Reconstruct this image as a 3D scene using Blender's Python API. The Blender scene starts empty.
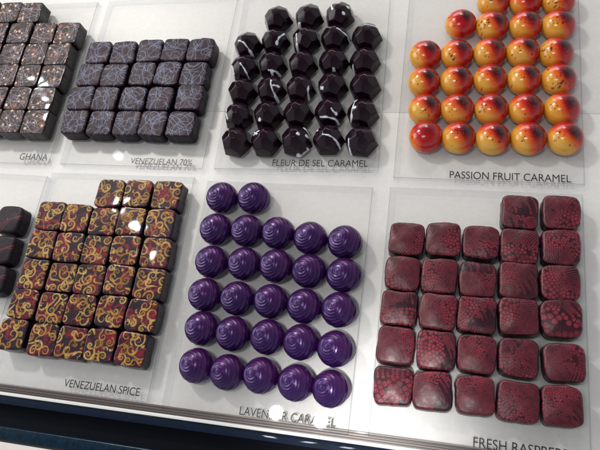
import bpy, bmesh, math, random
import numpy as np

MM = 0.001
scene = bpy.context.scene
col = scene.collection
PLATE_T = 5.0      # acrylic plate thickness, mm; plate tops are z = 0

# ------------------------------------------------------------------ camera
R = ((0.9714881612, -0.0509748273, 0.2315433428),
     (0.1295574151, 0.9320433232, -0.3383934366),
     (-0.1985588799, 0.3587433744, 0.9120732221))
from mathutils import Matrix, Vector
cam = bpy.data.cameras.new('camera')
cam.sensor_width = 36.0
cam.lens = 580.04 / 600 * 36
cam.clip_start = 0.01
cam.clip_end = 50
camo = bpy.data.objects.new('camera', cam)
col.objects.link(camo)
M = Matrix([list(R[0]) + [0], list(R[1]) + [0], list(R[2]) + [0.44], [0, 0, 0, 1]])
camo.matrix_world = M
scene.camera = camo

# visible-centre positions of every chocolate on the shelf, in mm, rows from the back to the front
POS = {
  'fleur': [
    [(-160.4, 371.9), (-129.8, 372.9), (-100.4, 373.9)] ,
    [(-185.8, 342.0), (-159.1, 345.9), (-129.5, 346.9), (-101.7, 348.0), (-72.6, 348.7)] ,
    [(-184.6, 316.0), (-158.1, 319.6), (-129.2, 320.0), (-100.5, 322.0), (-71.9, 322.0)] ,
    [(-182.6, 290.1), (-155.0, 292.3), (-127.5, 293.4), (-98.3, 296.1), (-69.5, 296.1)] ,
    [(-181.9, 264.1), (-154.1, 265.7), (-126.4, 267.0), (-97.9, 269.1), (-68.6, 268.2)] ,
    [(-179.8, 238.2), (-152.1, 238.8), (-124.5, 240.4), (-96.1, 241.7), (-67.7, 241.1)] ,
  ],
  'passion': [
    [(37.6, 384.2), (64.7, 383.5), (91.7, 382.9)] ,
    [(10.4, 361.0), (37.1, 358.2), (64.7, 357.5), (91.2, 356.9)] ,
    [(-18.8, 328.4), (8.1, 328.7), (35.5, 329.5), (62.5, 329.8), (88.9, 328.3)] ,
    [(-18.4, 300.6), (8.8, 301.3), (36.3, 302.4), (63.5, 302.2), (90.4, 301.9)] ,
    [(-16.1, 273.0), (10.5, 273.2), (37.9, 273.3), (64.9, 273.4), (92.2, 273.6)] ,
    [(-13.9, 246.5), (12.6, 246.1), (39.4, 245.8), (66.8, 246.3), (94.2, 246.8)] ,
  ],
  'lavender': [
    [(-182.7, 183.1), (-154.3, 184.0)] ,
    [(-182.9, 154.0), (-155.2, 154.2), (-128.2, 153.8), (-100.6, 151.0), (-72.0, 149.2)] ,
    [(-181.2, 125.2), (-152.9, 125.6), (-125.5, 125.6), (-98.3, 123.3), (-70.0, 122.0)] ,
    [(-181.5, 97.1), (-153.7, 96.4), (-125.6, 96.3), (-98.1, 94.8), (-70.7, 94.2)] ,
    [(-178.8, 69.9), (-152.3, 68.0), (-123.9, 68.2), (-97.4, 66.7), (-70.3, 64.3)] ,
    [(-177.3, 40.6), (-151.4, 38.4), (-124.7, 38.8), (-97.0, 36.5), (-70.7, 35.2)] ,
  ],
  'raspberry': [
    [(59.3, 179.5), (88.8, 180.9)] ,
    [(-23.4, 153.0), (4.2, 154.3), (31.9, 153.5), (59.4, 152.0), (88.2, 153.2)] ,
    [(-24.5, 125.0), (2.6, 125.1), (30.3, 124.3), (58.9, 125.6), (87.1, 126.5)] ,
    [(-25.3, 98.1), (3.0, 97.8), (30.4, 98.1), (58.9, 99.4), (87.1, 100.3)] ,
    [(-25.9, 70.2), (3.0, 69.7), (30.9, 69.9), (58.7, 70.0), (88.2, 69.8)] ,
    [(-25.5, 41.7), (1.6, 41.5), (30.5, 41.6), (58.7, 40.7), (86.5, 40.9)] ,
  ],
  'spice': [
    [(-286.0, 179.6), (-259.6, 180.8), (-231.0, 180.0)] ,
    [(-339.7, 155.4), (-313.3, 154.5), (-285.7, 152.7), (-259.3, 154.4), (-231.2, 153.6)] ,
    [(-339.9, 128.4), (-312.1, 127.1), (-285.4, 126.3), (-258.4, 128.0), (-229.3, 127.2)] ,
    [(-339.1, 100.6), (-311.0, 99.9), (-284.2, 99.9), (-256.7, 101.6), (-228.8, 100.5)] ,
    [(-340.4, 74.2), (-311.9, 72.9), (-285.5, 73.5), (-257.2, 74.8), (-229.3, 74.1)] ,
    [(-342.6, 47.8), (-312.3, 46.5), (-285.9, 46.5), (-259.5, 46.9), (-231.9, 46.4)] ,
  ],
  'venezuelan': [
    [(-339.5, 331.9), (-311.5, 330.9), (-283.5, 332.6), (-256.6, 332.8), (-230.0, 332.2)] ,
    [(-342.0, 305.5), (-315.0, 304.5), (-285.1, 306.2), (-258.7, 306.1), (-231.7, 305.5)] ,
    [(-344.2, 278.3), (-317.8, 278.1), (-288.2, 277.9), (-260.3, 277.9), (-230.6, 279.1)] ,
    [(-343.2, 251.7), (-315.6, 251.4), (-287.9, 251.1), (-261.3, 251.4), (-232.9, 250.8)] ,
  ],
  'ghana': [
    [(-491.8, 388.8), (-462.7, 386.2), (-435.6, 384.6)] ,
    [(-470.6, 358.9), (-440.2, 358.2), (-410.6, 357.2), (-383.0, 356.5)] ,
    [(-469.5, 332.5), (-441.0, 331.8), (-412.8, 330.8), (-385.3, 330.1)] ,
    [(-467.7, 306.1), (-439.2, 305.4), (-411.7, 304.4), (-384.6, 303.7)] ,
    [(-443.3, 279.0), (-414.7, 278.0), (-387.0, 277.3)] ,
    [(-441.1, 252.6), (-414.0, 251.6), (-386.5, 250.9)] ,
  ],
  'left': [
    [(-380.9, 149.4)] ,
    [(-379.2, 120.6)] ,
    [(-377.5, 92.9)] ,
  ],
}

WORLD = 0.40
SPOT = 45
LAMPS = [
    ('added_softlight_left', (-2.0, .45, .80), (-.1, .2, 0), 1.0, 12.0, (1, .97, .93), .9),  # broad unseen area light, added for soft light from the left
    ('added_softlight_back', (-.5, 2.0, .85), (-.1, .2, 0), 1.2, 11.0, (1, .92, .82), .7),  # second added area light, warm, out of view behind the shelf
    ('case_spot', (-.06, 1.36, .80), (.0, .2, 0), .022, .8, (1, .97, .92)),
    ('case_spot', (.06, 1.36, .80), (.0, .2, 0), .022, .8, (1, .97, .92)),
    ('ceiling_lamp', (-1.0, .97, 1.1), (-.1, .2, 0), .16, 8.0, (1, .96, .9)),
]
# small round shop lamps overhead, given by where their mirror image falls in the plates (height h) below
for hx, hy, h, c in ((-.1102, .0135, 0, 1), (-.076, .0120, 0, 1), (-.046, .0125, 0, 1),
                     (-.1088, -.0040, -.002, 1), (-.0787, -.0042, -.002, 1), (-.0474, -.0042, -.002, .8), 
                     (-.3992, .2966, .0132, .85), (-.3826, .2803, .0132, 1), (-.3731, .2608, 0, 1),
                     (-.2734, .1689, .0127, 1), (-.2516, .1478, .0127, 1), (-.2305, .1258, .0127, 1)):
    k = 1 + (1.1 - h) / (.44 - h)
    LAMPS.append(('shop_lamp', (hx * k, hy * k, 1.1), (hx, hy, 0), .036, .32, (c, .98, .95)))
LAMPS.append(('shop_lamp', (-.2965 * 3.5, .224 * 3.5, 1.1), (-.2965, .224, 0), .03, .03, (1, .98, .95)))

# ------------------------------------------------------------------ helpers
def srgb(r, g, b):
    return tuple(((c / 255) / 12.92 if c / 255 <= 0.04045 else ((c / 255 + 0.055) / 1.055) ** 2.4) for c in (r, g, b))


def mesh_obj(name, verts, faces, mat, parent=None, smooth=True, cols=None, loc=(0, 0, 0), rz=0.0):
    me = bpy.data.meshes.new(name)
    verts = np.asarray(verts, dtype=np.float64)
    me.from_pydata((verts * MM).tolist(), [], faces.tolist() if hasattr(faces, 'tolist') else faces)
    me.materials.append(mat)
    if smooth:
        me.polygons.foreach_set('use_smooth', [True] * len(me.polygons))
    if cols is not None:
        at = me.color_attributes.new('pattern', 'FLOAT_COLOR', 'POINT')
        c = np.ones((len(verts), 4), dtype=np.float32)
        c[:, :cols.shape[1]] = cols
        at.data.foreach_set('color', c.ravel())
    me.update()
    o = bpy.data.objects.new(name, me)
    col.objects.link(o)
    o.location = (loc[0] * MM, loc[1] * MM, loc[2] * MM)
    o.rotation_euler = (0, 0, rz)
    if parent:
        o.parent = parent
    return o


def tag(o, label=None, cat=None, group=None, kind=None):
    if label: o['label'] = label
    if cat: o['category'] = cat
    if group: o['group'] = group
    if kind: o['kind'] = kind
    return o


def nmat(name):
    m = bpy.data.materials.new(name)
    m.use_nodes = True
    nt = m.node_tree
    nt.nodes.clear()
    out = nt.nodes.new('ShaderNodeOutputMaterial')
    return m, nt, out


def principled(name, base, rough=0.5, spec=0.5, coat=0.0, coat_rough=0.1, metallic=0.0,
               attr=False, bump=None, rough_var=0.0, rough_attr=None, mottling=0.0):
    m, nt, out = nmat(name)
    b = nt.nodes.new('ShaderNodeBsdfPrincipled')
    nt.links.new(b.outputs[0], out.inputs[0])
    b.inputs['Base Color'].default_value = (*base, 1)
    b.inputs['Roughness'].default_value = rough
    b.inputs['Specular IOR Level'].default_value = spec
    b.inputs['Metallic'].default_value = metallic
    b.inputs['Coat Weight'].default_value = coat
    b.inputs['Coat Roughness'].default_value = coat_rough
    tc = nt.nodes.new('ShaderNodeTexCoord')
    cur = None
    if attr:
        a = nt.nodes.new('ShaderNodeAttribute')
        a.attribute_name = 'pattern'
        cur = a.outputs['Color']
    if mottling:
        n = nt.nodes.new('ShaderNodeTexNoise')
        n.inputs['Scale'].default_value = 260
        n.inputs['Detail'].default_value = 5
        nt.links.new(tc.outputs['Object'], n.inputs['Vector'])
        mr = nt.nodes.new('ShaderNodeMapRange')
        mr.inputs['From Min'].default_value = 0.3; mr.inputs['From Max'].default_value = 0.7
        mr.inputs['To Min'].default_value = 1 - mottling; mr.inputs['To Max'].default_value = 1 + mottling
        nt.links.new(n.outputs['Fac'], mr.inputs['Value'])
        mx = nt.nodes.new('ShaderNodeMix'); mx.data_type = 'RGBA'; mx.blend_type = 'MULTIPLY'
        mx.inputs[0].default_value = 1
        if cur is None: mx.inputs[6].default_value = (*base, 1)
        else: nt.links.new(cur, mx.inputs[6])
        nt.links.new(mr.outputs[0], mx.inputs[7])
        cur = mx.outputs[2]
    if cur is not None:
        nt.links.new(cur, b.inputs['Base Color'])
    if rough_var:
        n = nt.nodes.new('ShaderNodeTexNoise'); n.inputs['Scale'].default_value = 180
        n.inputs['Detail'].default_value = 3
        nt.links.new(tc.outputs['Object'], n.inputs['Vector'])
        mr = nt.nodes.new('ShaderNodeMapRange')
        mr.inputs['From Min'].default_value = 0.3; mr.inputs['From Max'].default_value = 0.7
        mr.inputs['To Min'].default_value = max(0.02, rough - rough_var); mr.inputs['To Max'].default_value = rough + rough_var
        nt.links.new(n.outputs['Fac'], mr.inputs['Value'])
        nt.links.new(mr.outputs[0], b.inputs['Roughness'])
    if bump:
        sc, dist = bump
        n = nt.nodes.new('ShaderNodeTexNoise'); n.inputs['Scale'].default_value = sc
        n.inputs['Detail'].default_value = 4
        nt.links.new(tc.outputs['Object'], n.inputs['Vector'])
        bp = nt.nodes.new('ShaderNodeBump'); bp.inputs['Strength'].default_value = 1
        bp.inputs['Distance'].default_value = dist
        nt.links.new(n.outputs['Fac'], bp.inputs['Height'])
        nt.links.new(bp.outputs[0], b.inputs['Normal'])
    return m


def clear_mat(name, tint, ior=1.49, rough=0.0, frost=0.0, frost_col=(0.5, 0.55, 0.6)):
    """clear sheet: fresnel mix of straight transmission and mirror reflection, optionally a little frosted"""
    m, nt, out = nmat(name)
    tr = nt.nodes.new('ShaderNodeBsdfTransparent'); tr.inputs[0].default_value = (*tint, 1)
    gl = nt.nodes.new('ShaderNodeBsdfGlossy'); gl.inputs['Roughness'].default_value = rough
    # Schlick reflectance from both sides of the sheet
    geo = nt.nodes.new('ShaderNodeNewGeometry')
    dot = nt.nodes.new('ShaderNodeVectorMath'); dot.operation = 'DOT_PRODUCT'
    nt.links.new(geo.outputs['Normal'], dot.inputs[0]); nt.links.new(geo.outputs['Incoming'], dot.inputs[1])
    ab = nt.nodes.new('ShaderNodeMath'); ab.operation = 'ABSOLUTE'; nt.links.new(dot.outputs['Value'], ab.inputs[0])
    om = nt.nodes.new('ShaderNodeMath'); om.operation = 'SUBTRACT'; om.inputs[0].default_value = 1; nt.links.new(ab.outputs[0], om.inputs[1])
    pw = nt.nodes.new('ShaderNodeMath'); pw.operation = 'POWER'; pw.inputs[1].default_value = 5; nt.links.new(om.outputs[0], pw.inputs[0])
    fr = nt.nodes.new('ShaderNodeMath'); fr.operation = 'MULTIPLY_ADD'; fr.inputs[1].default_value = .3; fr.inputs[2].default_value = ((ior - 1) / (ior + 1)) ** 2
    nt.links.new(pw.outputs[0], fr.inputs[0])
    mx = nt.nodes.new('ShaderNodeMixShader')
    nt.links.new(fr.outputs[0], mx.inputs[0])
    src = tr.outputs[0]
    if frost:
        df = nt.nodes.new('ShaderNodeBsdfDiffuse'); df.inputs[0].default_value = (*frost_col, 1)
        m2 = nt.nodes.new('ShaderNodeMixShader'); m2.inputs[0].default_value = frost
        nt.links.new(tr.outputs[0], m2.inputs[1]); nt.links.new(df.outputs[0], m2.inputs[2])
        src = m2.outputs[0]
    nt.links.new(src, mx.inputs[1]); nt.links.new(gl.outputs[0], mx.inputs[2])
    nt.links.new(mx.outputs[0], out.inputs[0])
    return m


# ------------------------------------------------------------------ materials
M_board = principled('white_laminate', (0.765, 0.755, 0.745), rough=0.4, mottling=0.03, bump=(60, 0.0001))
M_plate = clear_mat('clear_acrylic', (1.0, 1.0, 1.0), ior=1.36, rough=0.025)
M_edge = clear_mat('acrylic_edge', (0.93, 0.945, 0.955), ior=1.36, rough=0.12, frost=0.07, frost_col=(0.30, 0.34, 0.38))
M_arris = clear_mat('acrylic_arris', (0.62, 0.66, 0.68), ior=1.42, rough=0.1, frost=0.25, frost_col=(0.22, 0.24, 0.27))
M_ink = principled("black_ink", (0.015, 0.015, 0.018), rough=0.4)
M_rasp = principled('raspberry_transfer', (0.1, 0.02, 0.03), rough=0.36, rough_var=0.06, attr=True, bump=(220, 0.00025), mottling=0.12, spec=0.4)
M_spice = principled('spice_transfer', (0.1, 0.02, 0.03), rough=0.42, rough_var=0.1, attr=True, bump=(200, 0.0003), mottling=0.15, spec=0.2, coat=.4, coat_rough=.035)
M_ven = principled('dark_transfer', (0.03, 0.02, 0.02), rough=0.45, rough_var=0.08, attr=True, bump=(200, 0.0003), mottling=0.15, spec=0.22)
M_ghana = principled('nib_chocolate', (0.03, 0.02, 0.02), rough=0.38, rough_var=0.1, attr=True, bump=(500, 0.0006), mottling=0.3, spec=0.25, coat=.4, coat_rough=.035)
M_fleur = principled('tempered_dark_chocolate', (0.03, 0.01, 0.015), rough=0.18, rough_var=0.05, attr=True, bump=(150, 0.00015), spec=0.3)
M_passion = principled('airbrushed_cocoa_butter', (0.5, 0.2, 0.05), rough=0.2, rough_var=0.04, attr=True, coat=0.25, coat_rough=0.04, bump=(120, 0.0001))
M_lav = principled('purple_lustre', (0.08, 0.02, 0.2), rough=0.25, rough_var=0.05, attr=True, metallic=0.3, spec=0.5, bump=(400, 0.0001))

# ------------------------------------------------------------------ pattern tools
def sstep(a, b, x):
    t = np.clip((x - a) / (b - a), 0, 1)
    return t * t * (3 - 2 * t)


def vnoise(P, freq, rng):
    """smooth value noise on 2-D points"""
    g = rng.random((40, 40))
    q = (P + 3.0) * freq
    i = np.floor(q).astype(int); f = q - i; f = f * f * (3 - 2 * f)
    i0 = i[:, 0] % 40; j0 = i[:, 1] % 40; i1 = (i0 + 1) % 40; j1 = (j0 + 1) % 40
    return ((g[i0, j0] * (1 - f[:, 0]) + g[i1, j0] * f[:, 0]) * (1 - f[:, 1])
            + (g[i0, j1] * (1 - f[:, 0]) + g[i1, j1] * f[:, 0]) * f[:, 1])


def mixc(base, colr, m):
    m = m[:, None]
    return base * (1 - m) + np.asarray(colr)[None, :] * m


def path_dist(P, pts, widths):
    """signed distance of points to a chain of discs"""
    out = np.full(len(P), 9.0)
    for (x, y), w in zip(pts, widths):
        d = np.hypot(P[:, 0] - x, P[:, 1] - y) - w
        np.minimum(out, d, out=out)
    return out


def pat_spice(P, rng):
    c = np.tile(np.array(srgb(38, 18, 32)), (len(P), 1))
    n = vnoise(P, 2.2, rng)
    c = mixc(c, srgb(92, 20, 40), sstep(0.50, 0.66, n) * 0.85)
    c = mixc(c, srgb(34, 20, 48), sstep(0.62, 0.78, vnoise(P, 2.0, rng)) * 0.8)

    def curl(cx, cy, r0, turns, a0, sgn, w, colr, k=1.1, tail=0.7):
        N = 56
        s = np.linspace(0, 1, N)
        ang = a0 + sgn * turns * 2 * math.pi * s
        r = r0 * np.exp(-k * s * turns)
        x = cx + r * np.cos(ang); y = cy + r * np.sin(ang)
        # a flick that leaves the outer end of the curl
        tx, ty = math.sin(a0) * sgn, -math.cos(a0) * sgn
        tl = np.linspace(tail, 0, 16)[:-1]
        bx = x[0] + tx * tl * r0 * 1.6 + 0.5 * math.cos(a0) * tl ** 2 * r0
        by = y[0] + ty * tl * r0 * 1.6 + 0.5 * math.sin(a0) * tl ** 2 * r0
        xs = np.concatenate([bx, x]); ys = np.concatenate([by, y])
        u = np.linspace(0, 1, len(xs))
        ww = w * (np.sin(np.pi * np.clip(u, 0, 1) ** 0.55) ** 1.5) * (1 - 0.3 * u) + 0.007
        d = path_dist(P, list(zip(xs, ys)), ww)
        m = 1 - sstep(-0.006, 0.016, d)
        # dry-brush streaks inside the stroke
        st = vnoise(np.stack([P[:, 0] * 1.0 + P[:, 1] * .6, P[:, 1]], 1), 11, rng)
        return m * (1 - .35 * sstep(.65, .85, st)), colr

    gold = [srgb(176, 138, 64), srgb(188, 156, 88), srgb(146, 104, 46)]
    for i in range(5):   # red flourishes below the gold
        m, cc = curl(*rng.uniform(-1, 1, 2), rng.uniform(.25, .45), rng.uniform(.5, 1.1), rng.uniform(0, 6.28),
                     rng.choice([-1, 1]), rng.uniform(.06, .11), srgb(132, 20, 42))
        c = mixc(c, cc, m * .85)
    # gold scrolls on a jittered lattice so that they fill the square
    spots = []
    for gx in (-.66, 0.0, .66):
        for gy in (-.62, 0.05, .66):
            spots.append((gx + rng.uniform(-.3, .3), gy + rng.uniform(-.25, .25)))
    rng.shuffle(spots)
    for i, (x, y) in enumerate(spots):
        r0 = rng.uniform(.2, .46)
        m, cc = curl(x, y, r0, rng.uniform(.8, 1.9), rng.uniform(0, 6.28), rng.choice([-1, 1]),
                     rng.uniform(.034, .066), gold[i % 3], tail=rng.uniform(.3, 1.1))
        c = mixc(c, srgb(28, 14, 26), np.clip(m * 1.0, 0, 1) * .5)
        c = mixc(c, cc, m * rng.uniform(.85, 1))
    for i in range(10):   # small commas
        x, y = rng.uniform(-1, 1, 2)
        m, cc = curl(x, y, rng.uniform(.1, .2), .45, rng.uniform(0, 6.28), rng.choice([-1, 1]),
                     rng.uniform(.035, .06), gold[i % 3], tail=.3)
        c = mixc(c, cc, m * .9)
    wear = vnoise(P, 9, rng)
    return c * (0.82 + 0.3 * wear[:, None])


def arc_mask(P, cx, cy, r, a0, span, w):
    d = np.abs(np.hypot(P[:, 0] - cx, P[:, 1] - cy) - r)
    a = (np.arctan2(P[:, 1] - cy, P[:, 0] - cx) - a0) % (2 * math.pi)
    return (1 - sstep(w * .5, w * 1.3, d)) * (a < span)


def pat_ven(P, rng):
    c = np.tile(np.array(srgb(44, 25, 40)), (len(P), 1))
    c = mixc(c, srgb(56, 31, 46), sstep(.5, .8, vnoise(P, 2, rng)) * .6)
    for i in range(14):
        m = arc_mask(P, *rng.uniform(-1.1, 1.1, 2), rng.uniform(.22, .75), rng.uniform(0, 6.28), rng.uniform(2.2, 6.0), .0165)
        c = mixc(c, srgb(134, 142, 166), m * rng.uniform(.55, .95))
    for i in range(4):
        a = rng.uniform(0, 6.28); q = rng.uniform(-.7, .7)
        m = arc_mask(P, math.cos(a) * (2.4 + q), math.sin(a) * (2.4 + q), 2.4, 0, 7, .018)
        c = mixc(c, srgb(112, 124, 160), m * rng.uniform(.5, .9))
    return c


def pat_ghana(P, rng):
    c = np.tile(np.array(srgb(40, 24, 30)), (len(P), 1))
    c = mixc(c, srgb(84, 52, 42), sstep(.45, .7, vnoise(P, 5, rng)) * .8)
    c = mixc(c, srgb(22, 15, 20), sstep(.55, .75, vnoise(P, 6, rng)) * .9)
    for i in range(rng.integers(1, 3)):
        d = path_dist(P, [tuple(rng.uniform(-.75, .75, 2))], [rng.uniform(.12, .2)])
        c = mixc(c, srgb(142, 86, 60), 1 - sstep(-.05, .02, d))
    for i in range(17):
        a = rng.uniform(0, 6.28); R_ = rng.uniform(2, 8); q = rng.uniform(-.9, .9)
        m = arc_mask(P, math.cos(a) * (R_ + q), math.sin(a) * (R_ + q), R_, 0, 7, .016)
        m *= (P @ np.array([-math.sin(a), math.cos(a)]) > rng.uniform(-1.2, -.2)) * (P @ np.array([-math.sin(a), math.cos(a)]) < rng.uniform(.2, 1.2))
        c = mixc(c, srgb(160, 154, 172), m * rng.uniform(.5, .95))
    for i in range(44):
        w = rng.uniform(.015, .07) * (1 if i % 4 else 1.5)
        d = path_dist(P, [tuple(rng.uniform(-.95, .95, 2))], [w])
        c = mixc(c, [srgb(214, 186, 164), srgb(120, 76, 54), srgb(176, 132, 104), srgb(96, 60, 48)][i % 4], 1 - sstep(-.03, .03, d))
    return c


def pat_rasp(P, rng):
    a = rng.uniform(0, 6.28)
    big = rng.choice([.13, .17, .22, .30], p=[.3, .32, .26, .12]); small = rng.uniform(.055, .08)
    ph = rng.uniform(-.5, .5); wv = rng.uniform(-.6, .6)

    def size(p):
        t = p[..., 0] * math.cos(a) + p[..., 1] * math.sin(a) + ph + wv * np.sin(2.3 * (-p[..., 0] * math.sin(a) + p[..., 1] * math.cos(a)))
        t = sstep(-.75, .75, t)
        return small + (big - small) * t ** 1.3
    # beads laid along sweeping arcs round two centres outside the square
    th = rng.uniform(0, 6.28, 2); cs = [np.array([math.cos(t), math.sin(t)]) * rng.uniform(.9, 2.0) for t in th]
    split = rng.uniform(-.5, .5); sa_ = rng.uniform(0, 6.28)
    pts = np.zeros((0, 2)); rs = np.zeros(0)
    for k, c0 in enumerate(cs):
        rho = rng.uniform(.02, .1)
        while rho < 3.4:
            base = size(c0 * 0 + c0 / np.linalg.norm(c0) * (np.linalg.norm(c0) - rho))
            step = float(base)
            t = rng.uniform(0, 1)
            while t < 6.28:
                p = c0 + rho * np.array([math.cos(t), math.sin(t)])
                if abs(p[0]) < 1.1 and abs(p[1]) < 1.1:
                    side_ = p[0] * math.cos(sa_) + p[1] * math.sin(sa_) > split
                    if side_ == (k == 0):
                        sz = float(size(p))
                        p = p + rng.normal(0, .06 * sz, 2)
                        if not len(pts) or (((pts - p) ** 2).sum(1) > ((rs + sz) * .5 * .80) ** 2).all():
                            pts = np.vstack([pts, p]); rs = np.append(rs, sz)
                    t += float(size(p)) / rho
                else:
                    t += .05 / max(rho, .05) * .8
            rho += step * .92
    D = np.empty((len(P), 2)); D[:] = 9
    for q, s in zip(pts, rs):
        d = np.hypot(P[:, 0] - q[0], P[:, 1] - q[1]) / s
        swap = d < D[:, 0]
        D[swap, 1] = D[swap, 0]; D[swap, 0] = d[swap]
        m2 = (~swap) & (d < D[:, 1]); D[m2, 1] = d[m2]
    cell = (1 - sstep(.44, .58, D[:, 0])) * sstep(.06, .26, D[:, 1] - D[:, 0])
    S = size(P)
    c = np.tile(np.array(srgb(52, 22, 34)), (len(P), 1))
    redv = mixc(np.tile(np.array(srgb(140, 48, 64)), (len(P), 1)), srgb(120, 44, 58), sstep(.12, .06, S) if False else 1 - sstep(.07, .14, S))
    cell = cell * (.7 + .3 * sstep(.3, .6, vnoise(P, 2.5, rng)))
    c = c * (1 - cell[:, None]) + redv * cell[:, None]
    # plain bands where the cells die out
    n = sstep(.62, .8, vnoise(P, 1.3, rng))
    c = mixc(c, srgb(82, 28, 42), n * .45)
    return c * (0.70 + 0.28 * vnoise(P, 8, rng)[:, None])


# ------------------------------------------------------------------ chocolate shapes (mm)
def square_mesh(half, h, bevel, n_sup, bulge, rng, pattern, G=120, side=srgb(34, 22, 32), wob=0.8, foot=0.3, wobz=None, edge=(.55, 1.0)):
    wobz = wob if wobz is None else wobz
    u = np.linspace(-1, 1, G + 1)
    # more samples on the flat top, fewer down the side
    U, V = np.meshgrid(u, u, indexing='ij')
    U = U.ravel(); V = V.ravel()
    rho = np.maximum(np.abs(U), np.abs(V)); rs = np.maximum(rho, 1e-6)
    x = U / rs; y = V / rs
    T0, T1 = .84, .91          # top | bevel | side
    t_in = np.clip(rho / T0, 0, 1)
    n_eff = n_sup * t_in + 14 * (1 - t_in)
    nn = (np.abs(x) ** n_eff + np.abs(y) ** n_eff) ** (1 / n_eff)
    x /= nn; y /= nn
    rr = np.where(rho < T0, rho / T0 * (half - bevel), half - bevel)
    z = np.full_like(rho, h)
    b = np.clip((rho - T0) / (T1 - T0), 0, 1) * math.pi / 2
    rr = rr + bevel * np.sin(b)
    z = z - bevel * (1 - np.cos(b))
    s = np.clip((rho - T1) / (1 - T1), 0, 1)
    z = z * (1 - s)
    rr = rr + foot * s ** 3
    X = x * rr; Y = y * rr
    P = np.stack([X, Y], 1) / half
    q = 1 - P[:, 0] ** 2 * .9; q2 = 1 - P[:, 1] ** 2 * .9
    z = z + bulge * np.clip(q, 0, 1) * np.clip(q2, 0, 1) * (z / h)
    # hand made irregularity
    nz = vnoise(P, 1.1, rng) - .5
    X = X * (1 + .05 * wob * (vnoise(np.stack([P[:, 1], P[:, 1] * 0], 1), 1.3, rng) - .5)) + wob * .35 * nz
    Y = Y * (1 + .05 * wob * (vnoise(np.stack([P[:, 0], P[:, 0] * 0], 1), 1.3, rng) - .5)) - wob * .3 * nz
    z = z + wobz * .9 * nz * (z / h)
    ang = np.stack([x, y], 1)                     # uneven hand-cut outline and corners
    k = 1 + wob * .07 * (vnoise(ang, 1.25, rng) - .5) * t_in + wob * .03 * (vnoise(ang, 4, rng) - .5) * t_in
    X = X * k; Y = Y * k
    c = pattern(P, rng)
    wall = sstep(edge[0], edge[1], b / (math.pi / 2) + vnoise(P, 7, rng) * .3 - .15)
    c = mixc(c, side, wall)
    idx = np.arange((G + 1) * (G + 1)).reshape(G + 1, G + 1)
    F = np.stack([idx[:-1, :-1], idx[1:, :-1], idx[1:, 1:], idx[:-1, 1:]], -1).reshape(-1, 4)
    return np.stack([X, Y, z], 1), F, c


def polar_grid(nr, na):
    """unit disc parameters: t 0..1 from the apex to the rim, angle a"""
    t = np.linspace(0, 1, nr + 1)[1:]
    a = np.linspace(0, 2 * math.pi, na, endpoint=False)
    T, A = np.meshgrid(t, a, indexing='ij')
    T = np.concatenate([[0.0], T.ravel()]); A = np.concatenate([[0.0], A.ravel()])
    F = []
    for j in range(na):
        F.append((0, 1 + j, 1 + (j + 1) % na))
    for i in range(nr - 1):
        b0 = 1 + i * na; b1 = b0 + na
        for j in range(na):
            k = (j + 1) % na
            F.append((b0 + j, b1 + j, b1 + k, b0 + k))
    return T, A, F


def dome(T, A, rad, h, under=0.9):
    """half egg: bulges past the equator a little so that the foot tucks in"""
    ph = T * math.radians(104)                  # polar angle from the apex
    r = np.sin(ph); z = np.cos(ph)
    z0 = math.cos(math.radians(104))
    z = (z - z0) / (1 - z0)
    return r * rad, z * h


def pat_passion(P, rng, dark=1.0, speck=14, red=0.0, grey=False):
    ang = math.radians(rng.uniform(22, 48))
    d = P[:, 0] * math.cos(ang) + P[:, 1] * math.sin(ang) + red + .08 + .14 * (vnoise(P, 1.5, rng) - .5)
    c = np.tile(np.array(srgb(214, 150, 44)), (len(P), 1))
    c = mixc(c, srgb(222, 172, 78), sstep(.3, .8, vnoise(P, 1.5, rng)) * .6)
    c = mixc(c, srgb(222, 92, 30), sstep(-.5, -.12, d))
    c = mixc(c, srgb(176, 14, 26), sstep(-.2, .16, d))
    hx, hy = .38 + rng.uniform(-.06, .06) - red * .3, .08 + rng.uniform(-.08, .08)
    dd = np.hypot((P[:, 0] - hx) / 1.0, (P[:, 1] - hy) / 1.25)
    c = mixc(c, srgb(54, 4, 16), (1 - sstep(.16, .58, dd)) * dark)
    cx, cy = rng.uniform(-.6, .1), rng.uniform(-.6, .0)
    for i in range(speck):
        if i % 3: x, y = cx + rng.normal(0, .17), cy + rng.normal(0, .2)
        else: x, y = rng.uniform(-.85, .6), rng.uniform(-.85, .7)
        w = rng.uniform(.012, .042) * (1.6 if rng.random() < .2 else 1)
        c = mixc(c, srgb(70, 12, 26), (1 - sstep(-.02, .02, path_dist(P, [(x, y), (x + w * .6, y + w * .5)], [w, w * .6]))) * .9)
    # grains of airbrushed colour between the two tones
    g = vnoise(P, 26 if False else 12, rng)
    c = mixc(c, srgb(190, 40, 36), sstep(.72, .85, g) * sstep(-.6, -.1, d) * .35)
    return c


def passion_mesh(rng, **kw):
    T, A, F = polar_grid(64, 112)
    r, z = dome(T, A, 13.9, 14.6)
    X = r * np.cos(A) * (1 + rng.uniform(-.01, .02)); Y = r * np.sin(A)
    sg = np.clip(T * 104 / 90, 0, 1.0)
    P = np.stack([np.cos(A) * np.sin(np.minimum(T * math.radians(104), math.pi / 2)) , np.sin(A) * np.sin(np.minimum(T * math.radians(104), math.pi / 2))], 1)
    c = pat_passion(P, rng, **kw)
    return np.stack([X, Y, z], 1), F, c


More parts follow.
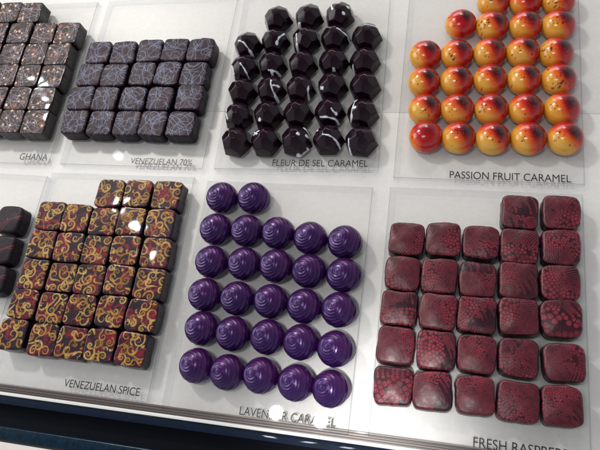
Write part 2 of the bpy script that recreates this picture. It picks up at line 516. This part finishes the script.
def lav_mesh(rng):
    T, A, F = polar_grid(110, 200)
    r, z = dome(T, A, 13.6, 17.2)
    # the egg is a little drawn out towards the right-hand side
    ca, sa = np.cos(A), np.sin(A)
    X = r * ca; Y = r * sa
    X = X * (1 + .07 * (X > 0) * (X / 13.3)); Y = Y * (1 - .05 * (X > 0) * (X / 13.3) ** 2)
    z = z * rng.uniform(.96, 1.03)
    ph = T * math.radians(104)
    # spiral grooves run round a swirl point that sits left of the summit
    ax, ay = -4.2 + rng.uniform(-.6, .6), -1.2 + rng.uniform(-.6, .6)
    dx, dy, dz = X - ax, Y - ay, (z - 17.0) * .75
    e = np.sqrt(dx * dx + dy * dy + dz * dz)
    th = np.arctan2(dy, dx)
    s = (e / rng.uniform(2.1, 2.3) + th / (2 * math.pi))
    saw = s - np.floor(s)
    prof = np.where(saw < .72, (saw / .72) ** 1.4, (1 - saw) / .28)
    fade = sstep(1.0, 3.4, e) * (1 - sstep(.93, 1.0, T)) * (0.22 + 0.78 * sstep(-.6, .7, -np.cos(th - .9)))
    amp = rng.uniform(.8, .95) * fade * (prof - .5)
    nx, ny, nzv = np.sin(ph) * ca, np.sin(ph) * sa, np.cos(ph)
    V = np.stack([X + amp * nx, Y + amp * ny, np.maximum(z + amp * nzv, 0)], 1)
    P = np.stack([X, Y], 1) / 13.3
    c = np.tile(np.array(srgb(52, 20, 84)), (len(P), 1))
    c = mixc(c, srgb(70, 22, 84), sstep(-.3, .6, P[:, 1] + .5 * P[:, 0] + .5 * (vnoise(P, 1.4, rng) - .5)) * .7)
    return V, F, c


def fleur_mesh(rng, strokes):
    T, A, F = polar_grid(70, 144)
    ph = T * math.radians(110)
    D = np.stack([np.sin(ph) * np.cos(A), np.sin(ph) * np.sin(A), np.cos(ph)], 1)
    O = math.radians(-6) + rng.uniform(-.1, .1)
    pl = [((.06, .04, .99), .98)]
    for k in range(6):
        a = O + k * math.pi / 3
        e = math.radians(47 + rng.uniform(-2, 2))
        pl.append(((math.cos(a) * math.cos(e), math.sin(a) * math.cos(e), math.sin(e)), .90))
    for k in range(6):
        a = O + (k + .5) * math.pi / 3
        e = math.radians(11 + rng.uniform(-2, 2))
        pl.append(((math.cos(a) * math.cos(e), math.sin(a) * math.cos(e), math.sin(e)), .88))
    p = 110
    acc = np.zeros(len(D))
    for n, d in pl:
        n = np.array(n)
        acc += np.clip(D @ n / d, 0, None) ** p
    rr = acc ** (-1 / p)
    rr = .84 * rr + .16 * 1.0
    V = D * rr[:, None]
    z0 = -.30
    V[:, 2] = np.maximum(V[:, 2], z0) - z0
    V *= np.array([13.4, 13.4, 12.8])
    P = V[:, :2] / 13.0
    c = np.tile(np.array(srgb(28, 10, 23)), (len(P), 1))
    c = c * (0.85 + 0.3 * vnoise(P, 3, rng)[:, None])
    lift = np.zeros(len(P))
    for st in strokes:
        (x0, y0, x1, y1, w, kind) = st
        N = 22
        t = np.linspace(0, 1, N)
        if kind == 'dot':
            pts = [(x0, y0), (x0 + w * .4, y0 - w * .2)]; ws = [w, w * .8]
        else:
            bend = rng.uniform(-.12, .12)
            xs = x0 + (x1 - x0) * t - (y1 - y0) * bend * np.sin(np.pi * t) + rng.normal(0, .006, N)
            ys = y0 + (y1 - y0) * t + (x1 - x0) * bend * np.sin(np.pi * t) + rng.normal(0, .006, N)
            ws = w * (.45 + .55 * np.abs(np.sin(2.2 * np.pi * t + rng.uniform(0, 3)))) * (1 + .8 * (t > .88))
            pts = list(zip(xs, ys))
        m = 1 - sstep(-.012, .02, path_dist(P, pts, ws))
        c = mixc(c, srgb(226, 228, 236), m)
        lift = np.maximum(lift, m)
    V = V + D * (lift * .25)[:, None]
    V[:, 2] = np.maximum(V[:, 2], 0)
    return V, F, c


# ------------------------------------------------------------------ setting
def box_verts(x0, x1, y0, y1, z0, z1):
    v = [(x0, y0, z0), (x1, y0, z0), (x1, y1, z0), (x0, y1, z0), (x0, y0, z1), (x1, y0, z1), (x1, y1, z1), (x0, y1, z1)]
    f = [(0, 3, 2, 1), (4, 5, 6, 7), (0, 1, 5, 4), (1, 2, 6, 5), (2, 3, 7, 6), (3, 0, 4, 7)]
    return v, f


def box(name, x0, x1, y0, y1, z0, z1, mat, parent=None, bev=0.0):
    v, f = box_verts(x0, x1, y0, y1, z0, z1)
    o = mesh_obj(name, v, f, mat, parent, smooth=False)
    if bev:
        bm = bmesh.new(); bm.from_mesh(o.data)
        bmesh.ops.bevel(bm, geom=bm.edges[:], offset=bev * MM, segments=3, affect='EDGES', profile=.5)
        bm.to_mesh(o.data); bm.free()
        o.data.polygons.foreach_set('use_smooth', [True] * len(o.data.polygons))
    return o


# ground of the display: two white boards with a hairline joint
BX0, BX1 = -1100, 800
tag(box('shelf_board', BX0, BX1, 8.0, 274.62, -26, -PLATE_T, M_board, None, .25), 'front half of the white laminate shelf, in front of the fine joint', 'shelf', kind='structure')
tag(box('shelf_board', BX0, BX1, 274.8, 900, -26, -PLATE_T, M_board, None, .25), 'rear half of the white laminate shelf, behind the fine joint', 'shelf', kind='structure')

# front edge of the shelf: ribbed channel strip, white lip
rail = bpy.data.objects.new('shelf_front_rail', None); col.objects.link(rail)
tag(rail, 'ribbed brown channel strip with a white lip along the front edge of the shelf', 'rail')
M_rib = principled('brown_channel', srgb(126, 116, 114), rough=0.3, metallic=0.3, coat=1.0, coat_rough=.03)
M_ribd = principled('dark_channel', srgb(74, 62, 60), rough=0.35)
M_lip = principled('white_lip', (0.78, 0.79, 0.78), rough=0.3)
M_navy = principled("navy_panel", srgb(6, 24, 46), rough=0.5, mottling=0.25, spec=.1, coat=.25, coat_rough=.03)
M_gap = principled('dark_gutter', srgb(3, 8, 22), rough=0.6, spec=.1)
M_tealg = principled('glass_edge_strip', srgb(8, 34, 52), rough=0.25, mottling=0.5, spec=.3)
M_blk = principled('black_gasket', srgb(6, 8, 12), rough=0.5)
M_counter = principled('pale_counter', (0.80, 0.74, 0.72), rough=0.3, mottling=0.03)
box('channel', BX0, BX1, 1.9, 8.0, -26, -1.6, M_rib, rail)
for y in (6.6, 4.6, 2.9):
    box('rib', BX0, BX1, y - .45, y + .45, -1.6, -1.0, M_ribd, rail, .12)
box('lip', BX0, BX1, -0.7, 1.9, -26, -0.4, M_lip, rail, .5)
gl = bpy.data.objects.new('case_front', None); col.objects.link(gl)
tag(gl, 'dark navy front panel and glass edge of the display case below the shelf', 'case front')
box('navy_panel', BX0, BX1, -7.4, -0.7, -60, -2.0, M_navy, gl, .6)
box('gutter', BX0, BX1, -24.4, -7.4, -60, -14.0, M_gap, gl)
box('glass_edge', BX0, BX1, -34.2, -24.4, -60, -0.5, M_tealg, gl, 1.0)
box('gasket', BX0, BX1, -35.8, -34.2, -60, -1.0, M_blk, gl)
tag(box('counter', BX0, BX1, -400, -35.8, -60, -0.4, M_counter, None), 'pale counter top in the bottom left corner in front of the case', 'counter', kind='structure')

# ------------------------------------------------------------------ clear plates with printed names
W2, H2 = 146.5 / 2, 194.9 / 2
PLATES = {   # key: centre x, y, rotation, text, text x0, x1, baseline y
    'ghana': (-440.9, 309.5, 0.002, 'GHANA', -402.0, -370.9, 216.2, 'clear acrylic plate printed GHANA under the nib-topped squares'),
    'venezuelan': (-281.9, 310.2, -0.003, 'VENEZUELAN 70%', -281.6, -219.8, 215.4, 'clear acrylic plate printed VENEZUELAN 70% under the squares with thin blue loops'),
    'fleur': (-126.5, 311.6, 0.020, 'FLEUR DE SEL CARAMEL', -144.1, -60.5, 217.2, 'clear acrylic plate printed FLEUR DE SEL CARAMEL under the faceted dark chocolates'),
    'passion': (35.6, 306.7, -0.006, 'PASSION FRUIT CARAMEL', 7.0, 98.5, 210.8, 'clear acrylic plate printed PASSION FRUIT CARAMEL under the orange and red domes'),
    'left': (-439.5, 103.4, -0.020, None, 0, 0, 0, 'clear acrylic plate without visible name, cut by the left edge, holding plain dark squares'),
    'spice': (-287.6, 105.9, 0.001, 'VENEZUELAN SPICE', -290.3, -222.6, 12.4, 'clear acrylic plate printed VENEZUELAN SPICE under the gold scrolled squares'),
    'lavender': (-128.1, 102.8, -0.004, 'LAVENDER CARAMEL', -138.3, -65.0, 8.8, 'clear acrylic plate printed LAVENDER CARAMEL under the purple ridged domes'),
    'raspberry': (32.8, 102.9, -0.004, 'FRESH RASPBERRY', 31.0, 98.0, 8.0, 'clear acrylic plate printed FRESH RASPBERRY under the dark red pebbled squares'),
}


def text_mesh(s, width, loc, rz, parent, squeeze=.86):
    cu = bpy.data.curves.new('lettering', 'FONT')
    cu.body = s; cu.size = 1.0; cu.extrude = 0.006; cu.space_character = 1.0
    tmp = bpy.data.objects.new('tmp', cu); col.objects.link(tmp)
    bpy.context.view_layer.update()
    dg = bpy.context.evaluated_depsgraph_get()
    me = bpy.data.meshes.new_from_object(tmp.evaluated_get(dg))
    bpy.data.objects.remove(tmp)
    xs = [v.co.x for v in me.vertices]
    x0, x1 = min(xs), max(xs)
    k = width / (x1 - x0)
    for v in me.vertices:
        v.co.x = (v.co.x - x0) * k * MM; v.co.y = v.co.y * k / squeeze * MM; v.co.z = (v.co.z * k + .05) * MM
    me.materials.clear(); me.materials.append(M_ink)
    o = bpy.data.objects.new('lettering', me); col.objects.link(o)
    o.parent = parent
    o.location = (loc[0] * MM, loc[1] * MM, 0); o.rotation_euler = (0, 0, rz)
    return o


for key, (cx, cy, rz, txt, tx0, tx1, ty, lab) in PLATES.items():
    root = bpy.data.objects.new('acrylic_plate', None); col.objects.link(root)
    root.location = (cx * MM, cy * MM, -PLATE_T * MM + .0003 * 0); root.rotation_euler = (0, 0, rz)
    tag(root, lab, 'plate', 'clear plates on the shelf')
    # sheet: top and underside clear, the four cut edges slightly frosted
    b = .32
    v, f = box_verts(-W2, W2, -H2, H2, .08, PLATE_T)
    sh = mesh_obj('sheet', v, f, M_plate, root, smooth=False)
    sh.data.materials.append(M_edge)
    sh.data.materials.append(M_arris)
    bm = bmesh.new(); bm.from_mesh(sh.data)
    top_e = [e for e in bm.edges if all(vv.co.z > .003 for vv in e.verts)]
    bmesh.ops.bevel(bm, geom=top_e, offset=b * MM, segments=1, affect='EDGES')
    bm.normal_update()
    for fc in bm.faces:
        fc.material_index = 0 if abs(fc.normal.z) > .95 else (2 if abs(fc.normal.z) > .3 else 1)
    bm.to_mesh(sh.data); bm.free()
    if txt:
        c_, s_ = math.cos(rz), math.sin(rz)
        dx, dy = tx0 - cx, ty - cy
        lx, ly = c_ * dx + s_ * dy, -s_ * dx + c_ * dy
        t = text_mesh(txt, tx1 - tx0, (lx, ly), 0, root)
        t.location.z = (PLATE_T - .4) * MM   # printed just under the gloss

# ------------------------------------------------------------------ chocolates
ORD = ['', 'first', 'second', 'third', 'fourth', 'fifth']
RORD = {0: 'front', 1: 'second', 2: 'third', 3: 'fourth', 4: 'fifth', 5: 'back'}


def place_words(rows, i, j, from_right=False):
    n = len(rows[i]); nr = len(rows)
    back = nr - 1 - i      # 0 = front row
    row = 'front row' if back == 0 else ('back row' if i == 0 else '%s row from front' % RORD[back])
    if from_right:
        k = n - 1 - j
        p = 'rightmost' if k == 0 else '%s from right' % ORD[k + 1]
    else:
        p = 'leftmost' if j == 0 else ('rightmost' if j == n - 1 else ('middle' if n % 2 and j == n // 2 else '%s from left' % ORD[j + 1]))
    return p + ' in ' + row


def add(name, key, i, j, V, F, C, mat, look, cat, group, rz=0.0, fr=False):
    x, y = POS[key][i][j]
    o = mesh_obj(name, V, F, mat, None, True, C, (x, y, .12), rz)
    return tag(o, look + ', ' + place_words(POS[key], i, j, fr), cat, group)


# raspberry
for i, row in enumerate(POS['raspberry']):
    for j, _ in enumerate(row):
        rng = np.random.default_rng(1000 + i * 10 + j)
        V, F, C = square_mesh(13.45 + rng.uniform(-.3, .15), 10.4 + rng.uniform(-.4, .4), 1.6, rng.uniform(4.2, 6.0), 2.4, rng, pat_rasp, G=130, side=srgb(34, 20, 26), wob=1.0)
        add('raspberry_chocolate', 'raspberry', i, j, V, F, C, M_rasp, 'pillow-topped chocolate with red pebbled print', 'chocolate', 'red pebbled squares on the raspberry plate', rng.uniform(-.05, .05))
# spice
for i, row in enumerate(POS['spice']):
    for j, _ in enumerate(row):
        rng = np.random.default_rng(2000 + i * 10 + j)
        V, F, C = square_mesh(13.25 + rng.uniform(-.12, .08), 12.4 + rng.uniform(-.5, .5), 1.5, rng.uniform(5.5, 9), .05, rng, pat_spice, G=130, side=srgb(32, 20, 34), wob=1.0, wobz=.1, edge=(.35, .85))
        add('scrolled_chocolate', 'spice', i, j, V, F, C, M_spice, 'square chocolate with gold and red scrolls', 'chocolate', 'gold scrolled squares on the spice plate', rng.uniform(-.02, .02))
# venezuelan 70
for i, row in enumerate(POS['venezuelan']):
    for j, _ in enumerate(row):
        rng = np.random.default_rng(3000 + i * 10 + j)
        V, F, C = square_mesh(13.25 + rng.uniform(-.12, .08), 12.6 + rng.uniform(-.5, .5), 1.5, rng.uniform(5, 8), .4, rng, pat_ven, G=150, side=srgb(30, 21, 30), wob=1.0, edge=(.4, .9))
        add('looped_chocolate', 'venezuelan', i, j, V, F, C, M_ven, 'dark square chocolate with thin blue loops', 'chocolate', 'blue looped squares on the Venezuelan plate', rng.uniform(-.05, .05))
# ghana
for i, row in enumerate(POS['ghana']):
    for j, _ in enumerate(row):
        rng = np.random.default_rng(4000 + i * 10 + j)
        V, F, C = square_mesh(13.25 + rng.uniform(-.12, .08), 13.0 + rng.uniform(-.5, .5), 1.0, rng.uniform(7, 11), .05, rng, pat_ghana, G=140, side=srgb(28, 20, 26), wob=.9, wobz=.1, edge=(.3, .8))
        V[:, 2] += .0 * (vnoise(V[:, :2] / 13, 7, rng) - .5) * (V[:, 2] > 11)
        add('nib_chocolate', 'ghana', i, j, V, F, C, M_ghana, 'dark square chocolate with nibs and pale threads', 'chocolate', 'nib-topped squares on the Ghana plate', rng.uniform(-.03, .03), fr=True)
# squares cut by the left edge


def pat_left(P, rng):
    c = np.tile(np.array(srgb(34, 21, 32)), (len(P), 1))
    for q in (-.5, -.1, .35):
        m = arc_mask(P, 1.2 + q, -1.4, 1.7 + q * .4, 0, 7, .03)
        c = mixc(c, srgb(112, 44, 58), m * .7)
    return c


for i, row in enumerate(POS['left']):
    rng = np.random.default_rng(5000 + i)
    V, F, C = square_mesh(12.95, 13.0, 2.2, 4.5, .6, rng, pat_left, G=110, side=srgb(30, 22, 34))
    o = mesh_obj('dark_chocolate', V, F, M_ven, None, True, C, (*row[0], .12), rng.uniform(-.05, .05))
    tag(o, 'plain dark rounded square chocolate by the left edge, %s of the three on its plate' % ['backmost', 'middle', 'frontmost'][i], 'chocolate', 'dark squares at the left edge')
# lavender
for i, row in enumerate(POS['lavender']):
    for j, _ in enumerate(row):
        rng = np.random.default_rng(6000 + i * 10 + j)
        V, F, C = lav_mesh(rng)
        add('ridged_dome_chocolate', 'lavender', i, j, V, F, C, M_lav, 'glossy purple dome chocolate with spiral ridges', 'chocolate', 'purple ridged domes on the lavender plate', rng.uniform(-.25, .15))
# passion fruit
PK = {(0, 1): dict(red=.4), (0, 2): dict(speck=26, red=.1), (1, 0): dict(red=.35, speck=10), (1, 1): dict(speck=24), (1, 2): dict(red=.15), (2, 0): dict(red=.1),
      (2, 4): dict(speck=40), (3, 4): dict(speck=40), (3, 2): dict(red=.1, speck=8), (4, 0): dict(speck=22), (5, 0): dict(red=.5, speck=18, dark=.6), (5, 2): dict(speck=8), (5, 4): dict(speck=30), (4, 3): dict(red=.2), (4, 2): dict(red=.15)}
LOOK = {(0, 1): 'mostly red dome chocolate', (1, 0): 'mostly red dome chocolate', (5, 0): 'mostly red speckled dome chocolate',
        (0, 2): 'orange and red dome chocolate with dark specks', (1, 1): 'orange and red dome chocolate with dark specks', (2, 4): 'heavily speckled orange and red dome chocolate',
        (3, 4): 'heavily speckled orange and red dome chocolate'}
for i, row in enumerate(POS['passion']):
    for j, _ in enumerate(row):
        rng = np.random.default_rng(7000 + i * 10 + j)
        V, F, C = passion_mesh(rng, **PK.get((i, j), {}))
        add('airbrushed_dome_chocolate', 'passion', i, j, V, F, C, M_passion, LOOK.get((i, j), 'yellow dome chocolate airbrushed red'), 'chocolate', 'orange and red domes on the passion fruit plate', rng.uniform(-.12, .12))
# fleur de sel
FC = {(0, 0): ((205, 47), [(180, 24, 190, 19), (215, 20, 238, 24)], [(200, 18)]),
      (0, 1): ((287, 43), [(262, 70, 268, 74)], []),
      (0, 2): ((368, 38), [(345, 18, 354, 44)], [(378, 8), (392, 30), (366, 22), (384, 52)]),
      (1, 0): ((125, 118), [(106, 122, 141, 152)], []),
      (1, 1): ((198, 105), [(226, 96, 210, 128)], []),
      (1, 2): ((279, 100), [(258, 102, 262, 130)], []),
      (1, 3): ((357, 97), [(366, 92, 396, 106)], []),
      (1, 4): ((440, 93), [(436, 80, 466, 78)], []),
      (2, 0): ((117, 175), [(84, 180, 96, 204), (116, 184, 142, 216)], []),
      (2, 1): ((190, 167), [(188, 197, 222, 194)], [(196, 199)]),
      (2, 3): ((352, 158), [], [(356, 192)]),
      (2, 4): ((435, 158), [(405, 174, 402, 200)], []),
      (3, 0): ((110, 240), [(84, 214, 90, 218)], []),
      (3, 1): ((187, 233), [(194, 228, 208, 268), (196, 244, 212, 240)], [(204, 264)]),
      (3, 2): ((265, 230), [(291, 236, 288, 266)], []),
      (3, 3): ((350, 222), [(322, 236, 328, 240)], []),
      (4, 0): ((100, 302), [(69, 288, 80, 322)], []),
      (4, 1): ((178, 300), [], [(166, 326)]),
      (4, 3): ((342, 292), [(324, 317, 370, 320), (352, 302, 364, 310)], []),
      (4, 4): ((430, 295), [(413, 268, 405, 318)], [(413, 297)]),
      (5, 1): ((172, 370), [(139, 348, 156, 366), (146, 364, 158, 356)], []),
      (5, 2): ((253, 367), [(286, 384, 260, 408), (268, 338, 288, 352)], [(264, 366), (283, 362)]),
      (5, 3): ((338, 365), [(330, 370, 368, 386), (308, 344, 314, 352)], []),
      (5, 4): ((425, 368), [(398, 374, 403, 404), (414, 330, 424, 324)], [])}
for i, row in enumerate(POS['fleur']):
    for j, _ in enumerate(row):
        rng = np.random.default_rng(8000 + i * 10 + j)
        st = []
        if (i, j) in FC:
            (cx, cy), segs, dots = FC[(i, j)]
            q = 37.0
            st = [((a - cx) / q, -(b - cy) / q, (c - cx) / q, -(d - cy) / q, .052, 'line') for a, b, c, d in segs]
            st += [((a - cx) / q, -(b - cy) / q, 0, 0, .10, 'dot') for a, b in dots]
        V, F, C = fleur_mesh(rng, st)
        look = 'faceted dark chocolate with white streaks' if st else 'faceted dark chocolate without white streaks'
        if len(st) >= 4: look = 'faceted dark chocolate with large white spots'
        add('faceted_chocolate', 'fleur', i, j, V, F, C, M_fleur, look, 'chocolate', 'faceted dark chocolates on the fleur de sel plate', rng.uniform(-.1, .1))

# a scatter of chocolate crumbs and cocoa dust on the plates
rng = np.random.default_rng(77)
CV, CF = [], []
for key, (cx, cy, rz, *_r) in PLATES.items():
    P_ = [p for r in POS[key] for p in r]
    for n in range(26):
        if n < 17:
            q = P_[rng.integers(len(P_))]; a = rng.uniform(0, 6.28); d = rng.uniform(14, 19)
            x, y = q[0] + d * math.cos(a), q[1] + d * math.sin(a)
        else:
            x, y = cx + rng.uniform(-66, 66), cy + rng.uniform(-88, 88)
        if abs(x - cx) > 70 or abs(y - cy) > 93 or min(max(abs(x - p[0]), abs(y - p[1])) for p in P_) < 14: continue
        sc = rng.uniform(.12, .34) * (1.8 if rng.random() < .1 else 1); b0 = len(CV)
        for vx, vy, vz in ((1, 0, 0), (-.6, .9, 0), (-.7, -.8, 0), (.1, .1, 1.2), (.9, .9, .4)):
            CV.append((x + sc * (vx + rng.normal(0, .25)), y + sc * (vy + rng.normal(0, .25)), .01 + sc * vz))
        CF += [(b0, b0 + 1, b0 + 2), (b0, b0 + 3, b0 + 4), (b0 + 4, b0 + 3, b0 + 1), (b0 + 1, b0 + 3, b0 + 2), (b0 + 2, b0 + 3, b0), (b0, b0 + 4, b0 + 1)]
M_crumb = principled('crumb', srgb(62, 40, 36), rough=.6)
tag(mesh_obj('crumbs', CV, CF, M_crumb, None, False), 'tiny dark chocolate crumbs scattered on the clear plates', 'crumbs', kind='stuff')

# ------------------------------------------------------------------ light
w = bpy.data.worlds.new('World'); scene.world = w; w.use_nodes = True
bg = w.node_tree.nodes['Background']; bg.inputs[0].default_value = (0.97, 0.98, 1.0, 1); bg.inputs[1].default_value = WORLD
# shop surroundings: brighter towards the sides, dim overhead
_nt = w.node_tree
_tc = _nt.nodes.new('ShaderNodeTexCoord'); _sx = _nt.nodes.new('ShaderNodeSeparateXYZ'); _nt.links.new(_tc.outputs['Generated'], _sx.inputs[0])
_mr = _nt.nodes.new('ShaderNodeMapRange'); _mr.interpolation_type = 'SMOOTHSTEP'
_mr.inputs['From Min'].default_value = .35; _mr.inputs['From Max'].default_value = .85
_mr.inputs['To Min'].default_value = WORLD * 1.55; _mr.inputs['To Max'].default_value = WORLD * .4
_nt.links.new(_sx.outputs['Z'], _mr.inputs['Value']); _nt.links.new(_mr.outputs[0], bg.inputs[1])


def area(name, loc, target, size, power, colr, size_y=None):
    l = bpy.data.lights.new(name, 'AREA'); l.energy = power; l.color = colr
    l.size = size
    if not size_y: l.shape = 'DISK'
    if size_y: l.shape = 'RECTANGLE'; l.size_y = size_y
    o = bpy.data.objects.new(name, l); col.objects.link(o)
    o.location = loc
    d = Vector(target) - Vector(loc)
    o.rotation_euler = d.to_track_quat('-Z', 'Y').to_euler()
    return o


for a in LAMPS: area(*a)
for sx, tx in ((-.06, -.045),):
  sp = bpy.data.lights.new('shop_spot', 'SPOT'); sp.energy = SPOT; sp.spot_size = math.radians(9.5); sp.spot_blend = 1; sp.shadow_soft_size = .04; sp.color = (1, .98, .95)
  so = bpy.data.objects.new('shop_spot', sp); col.objects.link(so); so.location = (sx, -.25, 1.1)
  so.rotation_euler = (Vector((tx, .016, 0)) - Vector(so.location)).to_track_quat('-Z', 'Y').to_euler()

scene.view_settings.view_transform = 'Standard'
scene.view_settings.look = 'None'
scene.view_settings.gamma = 1
scene.view_settings.exposure = 0
scene.cycles.max_bounces = 10
scene.cycles.transparent_max_bounces = 16
